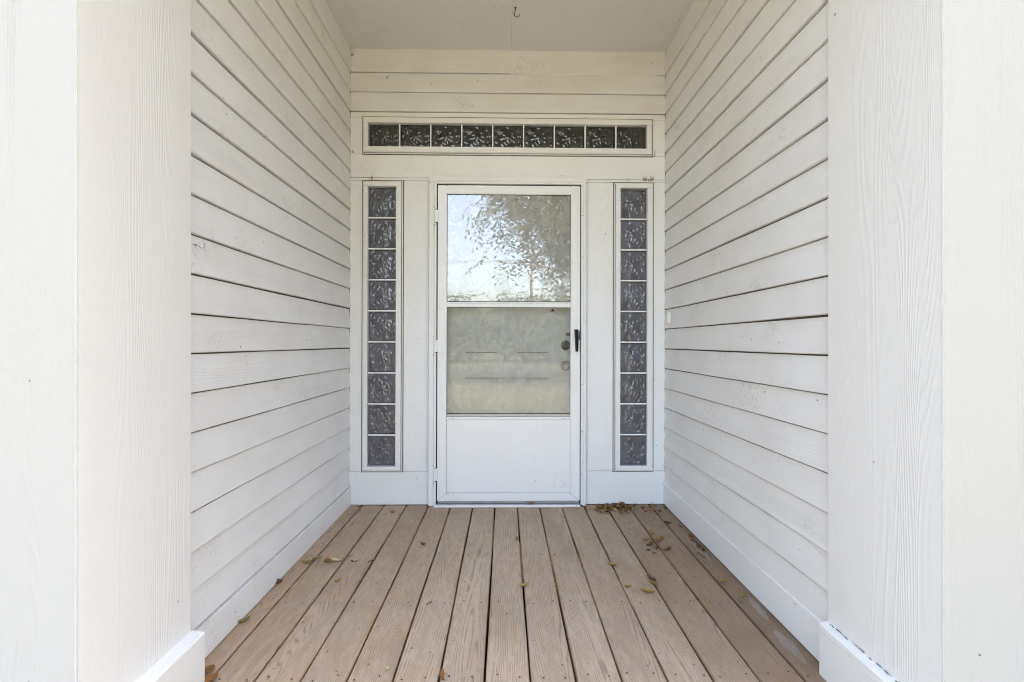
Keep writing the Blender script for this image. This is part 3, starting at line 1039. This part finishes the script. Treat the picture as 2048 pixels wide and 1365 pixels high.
def pillar(inner, outer, y0, y1, basex, bz, label, lean):
    t = thing('porch_pillar', ((inner + outer) / 2, (y0 + y1) / 2, 0), label, 'pillar', 'pillars framing the porch')
    s = 1 if outer > inner else -1
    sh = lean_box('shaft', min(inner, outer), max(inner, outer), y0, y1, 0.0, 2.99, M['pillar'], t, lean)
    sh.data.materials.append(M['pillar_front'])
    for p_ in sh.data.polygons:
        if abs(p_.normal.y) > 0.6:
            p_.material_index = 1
    # base trim, with a sloped top ledge
    by0 = y0 - 0.02
    L_ = y1 + 0.001 - by0
    pts = [(inner + s * 0.001, 0.0), (basex, 0.0), (basex, bz - 0.006), (basex + s * 0.004, bz), (inner + s * 0.001, bz + 0.005)]
    verts, faces = [], []
    for y in (by0, by0 + L_):
        for x, z in pts:
            verts.append((x, y, z))
    for j in range(5):
        faces.append((j, (j + 1) % 5, 5 + (j + 1) % 5, 5 + j))
    faces += [(4, 3, 2, 1, 0), (5, 6, 7, 8, 9)]
    me = pydata('base_trim', verts, faces)
    bm = bmesh.new()
    bm.from_mesh(me)
    bmesh.ops.recalc_face_normals(bm, faces=bm.faces)
    bm.to_mesh(me)
    bm.free()
    add('base_trim', me, M['pillar_base'], t)
    box('base_trim', min(inner, outer), max(inner, outer), y0 - 0.021, y0 - 0.001, 0.0, bz, M['trim_x'], t, 0.003)
    return t


M['pillar_front'] = painted_wood('pillar_front_darkened', (0.455, 0.445, 0.425), 'z', 'x', 0.010, 0.9, 0.55, 0.06, speck=0.93)  # pillar white darkened on its front to offset the strong sky light
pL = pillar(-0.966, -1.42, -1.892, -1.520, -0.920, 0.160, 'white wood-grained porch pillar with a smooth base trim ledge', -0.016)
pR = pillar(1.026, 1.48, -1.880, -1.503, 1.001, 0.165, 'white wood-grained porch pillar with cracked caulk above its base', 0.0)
# cracked caulk along the top of the second pillar's base trim
rg = random.Random(4)
yy = -1.512
while yy > -1.78:
    ln = rg.choice((0.004, 0.007, 0.012, 0.022, 0.034)) * rg.uniform(0.7, 1.2)
    if rg.random() < 0.7:
        xx = 1.0235 - rg.uniform(0.0, 0.004)
        zz = 0.1705 + rg.uniform(-.0006, .0016)
        n_ = 5
        pts = [(xx + rg.uniform(-.0012, .0012), yy - ln * q / n_, zz + rg.uniform(-.0006, .0006)) for q in range(n_ + 1)]
        v, f = tube_data(pts, [0.0003] + [rg.uniform(.0004, .0016) for _ in range(n_ - 1)] + [0.0003], 6)
        add('caulk_crack', pydata('caulk_crack', v, f), M['gap'], pR)
    yy -= ln + rg.choice((0.001, 0.003, 0.012))

# ------------------------------------------------------------------ ceiling
pc = thing('porch_ceiling', (0.02, -0.95, CEIL), 'dingy cream panelled porch ceiling with a small hook', 'ceiling')
box('ceiling_panel', XL - 0.01, 0.0350, -1.915, 0.004, CEIL, CEIL + 0.012, M['ceiling'], pc, 0.001)
box('ceiling_panel', 0.0358, XR + 0.01, -1.915, 0.004, CEIL, CEIL + 0.012, M['ceiling'], pc, 0.001)

# ------------------------------------------------------------------ small fittings
hp = on_floor(1031, 16, CEIL)
pts = [(0, 0, 0.012), (0, 0, -0.014), (-0.003, 0, -0.022)]
for k in range(12):
    th = R(150 - k * 22)
    pts.append((0.008 + 0.0145 * math.cos(R(165 + k * 19)), 0, -0.038 + 0.0145 * math.sin(R(165 + k * 19))))
v, f = tube_data(pts, 0.0021, 8)
ch = add('ceiling_hook', pydata('ceiling_hook', v, f, True), M['wire'], None, hp)
tag(ch, 'small rusty screw-in hook hanging from the porch ceiling', 'hook')
fl_ = lathe('hook_collar', [(0.0065, -0.001), (0.006, 0.0015), (0.002, 0.003)], 12)
add('hook_collar', fl_, M['wire'], ch, (hp.x, hp.y, CEIL), (R(90), 0, 0))

wp = on_side(390, 489, XL + 0.004)
pts = [(-0.012, 0, 0), (0.006, 0.001, -0.0005), (0.014, 0.002, -0.006)]
for k in range(11):
    a = R(200 + k * 24)
    pts.append((0.0285 + 0.0125 * math.cos(a), 0.004, -0.004 + 0.0125 * math.sin(a)))
v, f = tube_data(pts, 0.0011, 7)
wh = add('wall_hook', pydata('wall_hook', v, f, True), M['wire'], None, wp)
wh.scale = (0.72, 0.72, 0.72)
tag(wh, 'thin curled wire hook screwed into the lap siding', 'hook')
v, f = tube_data([(0, 0, 0), (0.004, 0.0, -0.010), (0.004, 0.001, -0.018)], [0.0016, 0.001, 0.0004], 6)
add('hook_tail', pydata('hook_tail', v, f), M['wire'], wh, wp)

bp = on_side(1337.5, 636, XR - 0.006)
bell = thing('doorbell', (XR - 0.004, bp.y, bp.z - 0.036), 'small white plastic doorbell on the lap siding by the entry wall', 'doorbell')
o = box('housing', XR - 0.018, XR + 0.002, bp.y - 0.018, bp.y + 0.018, bp.z - 0.037, bp.z + 0.037, M['plastic_white'], bell, 0.004, 2)
o.rotation_euler = (R(4), 0, 0)
o2 = box('button', XR - 0.0205, XR - 0.0182, bp.y - 0.006, bp.y + 0.006, bp.z - 0.014, bp.z + 0.006, M['vinyl'], bell, 0.001)

# mud-wasp remains and cobweb dirt on the entry wall (relief stuck on the boards)
def mud(parent, px, py, w, h, n, seed, y=-0.001, fan=0.0):
    rg = random.Random(seed)
    c = on_back(px, py, y)
    for _ in range(n):
        u = rg.uniform(-1, 1)
        x = c.x + u * w / 2
        z0 = c.z + rg.uniform(0, 0.004)
        ln = h * rg.uniform(0.15, 1.0) * (1 - 0.5 * abs(u))
        lean = u * fan + rg.uniform(-.15, .15)
        P_ = [(x + lean * ln * q / 4 + rg.uniform(-.0012, .0012), y - 0.0004, z0 + ln * q / 4) for q in range(5)]
        r0 = rg.uniform(.0006, .0018)
        v, f = tube_data(P_, [r0, r0 * 0.9, r0 * 0.6, r0 * 0.45, 0.0002], 5)
        add('mud_streak', pydata('mud_streak', v, f), M['mud'], parent)


mud(ew, 1297, 362, 0.062, 0.050, 34, 1, fan=0.4)
mud(ew, 1297, 363, 0.066, 0.010, 16, 2)
mud(ew, 741, 360, 0.030, 0.048, 6, 3)
mud(ew, 760, 361, 0.16, 0.005, 14, 4)
mud(ew, 1250, 363, 0.06, 0.005, 8, 5)
mud(ew, 1309, 314, 0.012, 0.06, 5, 6)
mud(ew, 702, 112, 0.020, 0.04, 9, 7, y=-0.006, fan=0.6)
mud(ew, 774, 158, 0.022, 0.022, 7, 8, y=-0.006, fan=0.8)
mud(ew, 740, 237, 0.05, 0.004, 8, 9)
mud(ew, 1000, 357, 0.5, 0.003, 14, 11)
mud(ew, 900, 314, 0.5, 0.003, 10, 12)
mud(ew, 1322, 100, 0.02, 0.03, 6, 13, y=-0.006, fan=0.5)
mud(ew, 706, 306, 0.012, 0.035, 6, 14)
mud(ew, 800, 148, 0.22, 0.004, 9, 15, y=-0.009)
mud(ew, 1294, 310, 0.03, 0.006, 7, 16, y=-0.021)
mud(ew, 1170, 236, 0.05, 0.005, 9, 10)

# ------------------------------------------------------------------ dry leaves
def leaf_mesh(length, width, curl, fold, seed):
    rg = random.Random(seed)
    N = 9
    verts, faces = [], []
    bend = rg.uniform(-.5, .5)
    for i in range(N + 1):
        t = i / N
        w = width / 2 * math.sin(math.pi * t ** 0.85) ** 0.8 + 0.0003
        w *= rg.uniform(0.88, 1.06)
        x = length * (t - 0.5)
        cy = bend * length * 0.3 * (t - 0.5) ** 2
        zc = curl * length * (2 * t - 1) ** 2
        for j, s in enumerate((-1, -0.5, 0, 0.5, 1)):
            verts.append((x, cy + s * w, 0.0012 + zc + fold * w * abs(s) ** 1.4 + rg.uniform(-.0004, .0004)))
    for i in range(N):
        for j in range(4):
            a = i * 5 + j
            faces.append((a, a + 1, a + 6, a + 5))
    b = len(verts)
    verts += [(-length / 2, -0.0006, 0.001 + curl * length), (-length / 2, 0.0006, 0.001 + curl * length), (-length * 0.66, 0.0006, 0.002), (-length * 0.66, -0.0005, 0.002)]
    faces.append((b, b + 1, b + 2, b + 3))
    return pydata('dry_leaf', verts, faces, True)


LM = {}
for q, (l, w, c, fo) in enumerate(((0.042, 0.020, 0.16, 0.5), (0.036, 0.019, 0.10, 1.0), (0.048, 0.018, 0.20, 0.6), (0.030, 0.017, 0.26, 1.0), (0.034, 0.022, 0.06, 0.4), (0.044, 0.015, 0.28, 1.4))):
    LM[q] = (l, w, c, fo)
leaf_cache = {}
lrng = random.Random(77)


def leaf(px, py, mat, label, ang=None, size=1.0, shape=None, group=None, z=0.0015, tilt=0.0, loc=None):
    q = lrng.randrange(6) if shape is None else shape
    key = (q, mat)
    if key not in leaf_cache:
        leaf_cache[key] = leaf_mesh(*LM[q], seed=q * 13 + len(leaf_cache))
        leaf_cache[key].materials.append(M[mat])
    p = loc if loc is not None else on_floor(px, py)
    a = lrng.uniform(0, 360) if ang is None else ang
    o = add('dry_leaf', leaf_cache[key], M[mat], None, (p[0], p[1], (p[2] if loc is not None else 0) + z), (R(tilt), R(lrng.uniform(-6, 6)), R(a)))
    if group:
        label = label.replace('{c}', {'leaf_gold': 'gold', 'leaf_orange': 'rusty', 'leaf_brown': 'brown'}[mat])
    size *= 1.32 if not group else 1.5
    o.scale = (size, size, size)
    tag(o, label, 'leaf', group)
    return o


singles = [
    (614, 1127, 'leaf_green', 'olive leaf nearest the wall in the row of four leaves', 12, 1.0, 0),
    (633, 1119, 'leaf_green', 'olive leaf lying across the gap in the row of four leaves', 35, 1.0, 4),
    (655, 1126, 'leaf_orange', 'rust-brown curled leaf in the row of four leaves', -30, 1.1, 1),
    (673, 1124, 'leaf_pale', 'bleached leaf ending the row of four leaves at a board gap', -8, 1.0, 2),
    (676, 1162, 'leaf_gold', 'small yellow oval leaf alone below the row of four leaves', 60, 0.75, 4),
    (785, 1027, 'leaf_gold', 'curled gold leaf on the deck under the hinge-side sidelight', 5, 0.85, 3),
    (867, 1041, 'leaf_pale', 'tiny pale leaf close to the hinge-side door casing', 70, 0.6, 4),
    (846, 1091, 'leaf_brown', 'small brown leaf on a plank in front of the hinge-side casing', -20, 0.6, 5),
    (966, 1084, 'leaf_pale', 'tiny pale leaf alone on a plank in front of the kick panel', 30, 0.5, 4),
    (1034, 1079, 'leaf_gold', 'gold leaf at a board gap in front of the kick panel', 100, 0.8, 0),
    (1047, 1173, 'leaf_gold', 'yellow leaf lying over the gap at the middle of the deck', 25, 0.9, 4),
    (776, 1341, 'leaf_pale', 'small pale leaf by itself on the open planks', 50, 0.5, 3),
    (884, 1357, 'leaf_orange', 'orange curled leaf standing in a board gap', 95, 0.8, 5),
    (556, 1168, 'leaf_red', 'round red-brown leaf leaning on the lap-sided wall', 45, 0.8, 4),
    (489, 1246, 'leaf_green', 'small green-gold leaf tucked against the lap-sided wall', 50, 0.8, 5),
    (418, 1343, 'leaf_orange', 'broad orange leaf against the pillar base, nearer the wall', 95, 1.1, 4),
    (420, 1362, 'leaf_orange', 'broad orange leaf against the pillar base, farther from the wall', 70, 1.2, 4),
    (1224, 1131, 'leaf_gold', 'curled yellow leaf over a gap before the scattered leaf cluster', -20, 0.9, 0),
    (1257, 1174, 'leaf_gold', 'yellow leaf on the plank beside the large folded brown leaf', 15, 0.75, 4),
    (1296, 1186, 'leaf_gold', 'large folded yellow-brown leaf with a split tip', -30, 1.1, 2),
    (1304, 1164, 'leaf_brown', 'brown leaf wedged in the gap above the large folded leaf', -60, 1.0, 5),
    (1309, 1170, 'leaf_gold', 'gold leaf overlapping the brown leaf wedged in the gap', -65, 0.8, 0),
    (1445, 1165, 'leaf_gold', 'ochre leaf at the last board gap near the white base board', -5, 0.85, 0),
    (1486, 1192, 'leaf_green', 'olive-yellow leaf beside the lifted flake of decking', 40, 0.8, 4),
    (1062, 1006, 'leaf_orange', 'orange-brown leaf hanging over the white door sill', -10, 0.9, 2),
    (718, 1016, 'leaf_brown', 'small dark leaf scrap in the corner by the lap-sided wall', 15, 0.5, 5),
    (1336, 1049, 'leaf_brown', 'thin dark leaf stalk across the second-last board gap', -30, 0.8, 5),
    (1361, 1055, 'leaf_brown', 'dark leaf scrap on the board beside the white base board', -40, 0.45, 5),
]
for px, py, m_, lab, ang, size, shp in singles:
    z = 0.0015
    if 'door sill' in lab:
        p = on_back(px, py, -0.05)
        leaf(0, 0, m_, lab, ang, size, shp, loc=(p.x, p.y, p.z - 0.006), z=0)
    elif 'leaning' in lab:
        leaf(px, py, m_, lab, ang, size, shp, z=0.008, tilt=40)
    else:
        leaf(px, py, m_, lab, ang, size, shp, z=z)
for k, (px, py) in enumerate(((1291, 1082), (1304, 1089), (1300, 1091), (1317, 1080), (1323, 1077), (1313, 1099), (1331, 1101), (1308, 1108), (1297, 1103), (1303, 1068), (1318, 1086), (1338, 1100))):
    leaf(px, py, ('leaf_gold', 'leaf_orange', 'leaf_brown')[k % 3], '{c} dry leaf in the loose cluster on the planks before the handle-side sidelight', None, lrng.uniform(0.45, 0.85), group='leaves in the loose cluster')
for k in range(44):
    px = 1232 + lrng.gauss(0, 19)
    py = 1019 + lrng.gauss(0, 5.5)
    p = on_floor(px, max(1012, py))
    leaf(0, 0, ('leaf_brown', 'leaf_orange', 'leaf_brown', 'leaf_gold')[k % 4], 'curled {c} leaf in the pile against the wall beside the door', None, lrng.uniform(0.5, 0.9), group='leaves piled against the entry wall', loc=(p.x, min(p.y, -0.022), lrng.uniform(0, 0.014)), z=0.001, tilt=lrng.uniform(-35, 35))
for k in range(26):
    px = lrng.uniform(1145, 1345) if k < 18 else lrng.uniform(1280, 1345)
    p = on_floor(px, lrng.uniform(1013, 1018) if k < 18 else lrng.uniform(1012, 1026))
    leaf(0, 0, 'leaf_brown' if k % 4 else 'leaf_gold', '{c} leaf scrap strewn along the foot of the entry wall', None, lrng.uniform(0.3, 0.6), group='leaf scraps along the wall foot', loc=(p.x, min(p.y, -0.018), lrng.uniform(0, 0.004)), z=0.001, tilt=lrng.uniform(-25, 25))
for k in range(16):
    t = lrng.random()
    p = on_floor(1391 + 34 * t, 1074 + 33 * t)
    leaf(0, 0, 'leaf_brown' if k % 3 else 'leaf_orange', '{c} leaf in the heap along the white base board', lrng.uniform(60, 130), lrng.uniform(0.4, 0.9), group='leaves heaped by the base board', loc=(min(p.x, 1.008) - lrng.uniform(0, 0.02), p.y, lrng.uniform(0, 0.01)), z=0.001, tilt=lrng.uniform(-30, 30))
for k, (px, py) in enumerate(((705, 1125), (737, 1126), (743, 1124), (712, 1125), (700, 1114), (860, 1208), (1401, 1112), (1408, 1116), (1398, 1108))):
    leaf(px, py, 'leaf_brown', 'tiny dark leaf crumb lying loose on the planks', None, lrng.uniform(0.2, 0.35), 5, group='leaf crumbs on the deck')

# ------------------------------------------------------------------ yard in front of the house (mirrored in the glass, with two added side trees)
def crown_mesh(name, lobes, count, leaf_l, seed, droop=0.3):
    rg = random.Random(seed)
    verts, faces = [], []
    tot = sum(l[3] * l[4] * l[5] for l in lobes)
    for cx, cy, cz, rx, ry, rz in lobes:
        n = int(count * rx * ry * rz / tot)
        tw = max(1, n // 9)
        for _ in range(tw):
            while True:
                u = Vector((rg.uniform(-1, 1), rg.uniform(-1, 1), rg.uniform(-1, 1)))
                if 0.15 < u.length < 1.0:
                    break
            if rg.random() < 0.55:
                u = u.normalized() * rg.uniform(0.72, 1.05)
            p = Vector((cx + u.x * rx, cy + u.y * ry, cz + u.z * rz))
            d = Vector((rg.uniform(-1, 1), rg.uniform(-1, 1), rg.uniform(-.7, .3) - droop)).normalized()
            sdv = d.cross(Vector((0, 0, 1)))
            if sdv.length < 0.05:
                sdv = Vector((1, 0, 0))
            sdv.normalize()
            for k in range(9):                       # a twig with paired leaflets
                q = p + d * (leaf_l * 0.55 * k)
                ld = (d * 0.55 + sdv * (1 if k % 2 else -1) + Vector((rg.uniform(-.3, .3), rg.uniform(-.3, .3), rg.uniform(-.5, .1)))).normalized()
                ln = leaf_l * rg.uniform(0.7, 1.2)
                wv = ld.cross(Vector((rg.uniform(-1, 1), rg.uniform(-1, 1), rg.uniform(0.2, 1)))).normalized() * ln * 0.17
                b = len(verts)
                verts += [tuple(q), tuple(q + ld * ln * 0.45 + wv), tuple(q + ld * ln), tuple(q + ld * ln * 0.45 - wv)]
                faces.append((b, b + 1, b + 2, b + 3))
    return pydata(name, verts, faces)


def limb_set(rg, base, top, r0, n_limbs, reach):
    v, f = [], []
    base, top = Vector(base), Vector(top)
    pts = [base + (top - base) * (i / 6) + Vector((rg.uniform(-.06, .06), rg.uniform(-.06, .06), 0)) * (i > 0) for i in range(7)]
    tube_data(pts, [r0 * (1.25 if i == 0 else 1 - 0.09 * i) for i in range(7)], 9, v, f)
    for tgt in reach:
        s = pts[rg.randrange(3, 7)]
        tgt = Vector(tgt)
        mid = (s + tgt) / 2 + Vector((rg.uniform(-.3, .3), rg.uniform(-.3, .3), 0.5))
        pp = [s, (s + mid) / 2 + Vector((0, 0, .15)), mid, (mid + tgt) / 2, tgt]
        tube_data(pp, [r0 * .26, r0 * .19, r0 * .13, r0 * .08, r0 * .03], 6, v, f)
        for _ in range(3):
            e = tgt + Vector((rg.uniform(-.9, .9), rg.uniform(-.9, .9), rg.uniform(-.6, .5)))
            tube_data([pp[3], (pp[3] + e) / 2 + Vector((0, 0, .1)), e], [r0 * .06, r0 * .035, r0 * .015], 5, v, f)
    return v, f


def mirror_at(px, py, dist):
    """the point in the yard, dist metres out from the door, that the glass shows at a pixel"""
    d = ray(px, py)
    k = (-CAM.y + dist) / d.y
    p = CAM + d * k
    return Vector((p.x, -dist, p.z))


GZ = -0.42
ft = thing('pecan_tree', (5.4, -11.5, GZ), 'big leafy tree whose drooping branches are mirrored in the storm door', 'tree')
lob = []
for px, py, dist, rx, rz in ((1010, 400, 10.5, 0.9, 0.55), (1075, 400, 11.0, 1.1, 0.9), (1135, 410, 11.0, 1.3, 1.2), (985, 455, 10.5, 0.55, 0.38), (1040, 455, 11.2, 0.8, 0.65),
                             (1100, 480, 11.5, 0.9, 0.9), (1140, 500, 11.5, 0.9, 0.9), (1055, 515, 11.0, 0.45, 0.3), (1000, 525, 10.4, 0.6, 0.22), (955, 415, 10.2, 0.4, 0.25),
                             (1130, 555, 11.8, 0.55, 0.4), (1180, 470, 12, 1.6, 1.7), (1090, 320, 11.5, 2.2, 1.4), (1200, 330, 12, 2.4, 2.0), (1320, 400, 12, 2.2, 2.0)):
    p = mirror_at(px, py, dist)
    lob.append((p.x, p.y, p.z, rx, rx * 0.9, rz))
add('crown', crown_mesh('crown', lob, 42000, 0.16, 21, 0.5), M['leaves_a'], ft)
v, f = limb_set(random.Random(5), (5.4, -11.5, GZ), (4.9, -11.4, 4.3), 0.30, 0, [l[:3] for l in lob])
add('trunk', pydata('trunk', v, f, True), M['bark'], ft)

for k, (x, y, lab) in enumerate(((-8.5, -8.0, 'added unseen tree blocking sky light at the hinge-side edge of the front lawn'), (10.5, -7.0, 'added unseen tree blocking sky light at the handle-side edge of the front lawn'))):
    rg = random.Random(40 + k)
    st = thing('sky_blocking_tree', (x, y, GZ), lab, 'tree')  # unseen trees added to cut side sky light on the pillar fronts
    lo2 = [(x + rg.uniform(-2.4, 2.4), y + rg.uniform(-2.6, 2.6), rg.uniform(2.6, 7.5), rg.uniform(1.2, 1.9), rg.uniform(1.2, 1.9), rg.uniform(0.9, 1.5)) for _ in range(22)]
    add('crown', crown_mesh('crown', lo2, 22000, 0.24, 90 + k, 0.2), M['leaves_a'], st)
    v, f = limb_set(rg, (x, y, GZ), (x + .2, y, 4.0), 0.28, 0, [l[:3] for l in lo2[:10]])
    add('trunk', pydata('trunk', v, f, True), M['bark'], st)

proto = []
for s_ in range(3):
    rg = random.Random(300 + s_)
    L_ = []
    for _ in range(9):
        a = rg.uniform(0, 6.28)
        rr = rg.uniform(0.2, 1.9)
        L_.append((rr * math.cos(a), rr * math.sin(a), rg.uniform(1.4, 4.6), rg.uniform(0.8, 1.3), rg.uniform(0.8, 1.3), rg.uniform(0.7, 1.2)))
    L_.append((0, 0, 1.6, 1.7, 1.7, 1.2))
    cm = crown_mesh('crown', L_, 4200, 0.26, 60 + s_, 0.0)
    cm.materials.append(M['leaves_b'])
    v, f = limb_set(rg, (0, 0, 0), (0.1, 0, 3.2), 0.16, 0, [l[:3] for l in L_[:6]])
    tm = pydata('trunk', v, f, True)
    tm.materials.append(M['bark'])
    proto.append((cm, tm))
rg = random.Random(9)
far = []
for px, pytop, dist in ((915, 578, 31), (870, 570, 33), (940, 600, 36), (1012, 588, 33), (1050, 570, 30), (1092, 578, 34), (1125, 560, 31), (1165, 550, 33), (830, 560, 34), (780, 575, 31), (1220, 565, 32), (1275, 570, 35)):
    p = mirror_at(px, pytop, dist)
    far.append((p.x, -dist, p.z - GZ))
for x in (-22, -17.5, -14, 16, 20, 24):
    far.append((x, -33 + rg.uniform(-2, 2), rg.uniform(5, 7)))
for k, (x, y, hgt) in enumerate(far):
    cm, tm = proto[k % 3]
    t = thing('far_tree', (x, y, GZ), 'bushy green tree in the row across the street, mirrored in the door', 'tree', 'trees across the street')
    sc_ = hgt / 5.6
    c = add('crown', cm, None, t, (x, y, GZ))
    u = add('trunk', tm, None, t, (x, y, GZ))
    a = rg.uniform(0, 6.28)
    for o in (c, u):
        o.scale = (sc_ * 1.05, sc_ * 1.05, sc_)
        o.rotation_euler.z = a

pt = mirror_at(1063, 524, 45)
up_ = thing('utility_pole', (pt.x, -45, GZ), 'wooden utility pole with a crossarm, mirrored in the storm door', 'utility pole')
v, f = tube_data([(pt.x, -45, GZ), (pt.x, -45, (pt.z + GZ) / 2), (pt.x, -45, pt.z + 0.5)], [0.17, 0.15, 0.12], 10)
add('shaft', pydata('shaft', v, f, True), M['pole'], up_)
box('crossarm', pt.x - 1.25, pt.x + 1.25, -45.26, -45.13, pt.z - 0.08, pt.z + 0.06, M['pole'], up_, 0.01)
for sx in (-1.1, -0.4, 0.4, 1.1):
    add('insulator', lathe('insulator', [(0.03, 0), (0.06, 0.05), (0.04, 0.12), (0.02, 0.16)], 10), M['plastic_white'], up_, (pt.x + sx, -45.19, pt.z + 0.06), (R(-90), 0, 0))
for sx, sag in ((-1.1, 0.9), (0.4, 1.2)):
    pts = []
    for k in range(25):
        t = k / 24
        pts.append((pt.x + sx - 60 * t, -45.19 + 4 * t, pt.z + 0.22 + 1.2 * t - sag * 4 * t * (1 - t)))
    v, f = tube_data(pts, 0.022, 5)
    w_ = add('power_line', pydata('power_line', v, f), M['cable'], None)
    tag(w_, 'thin black overhead cable running from the utility pole', 'cable', 'cables on the utility pole')
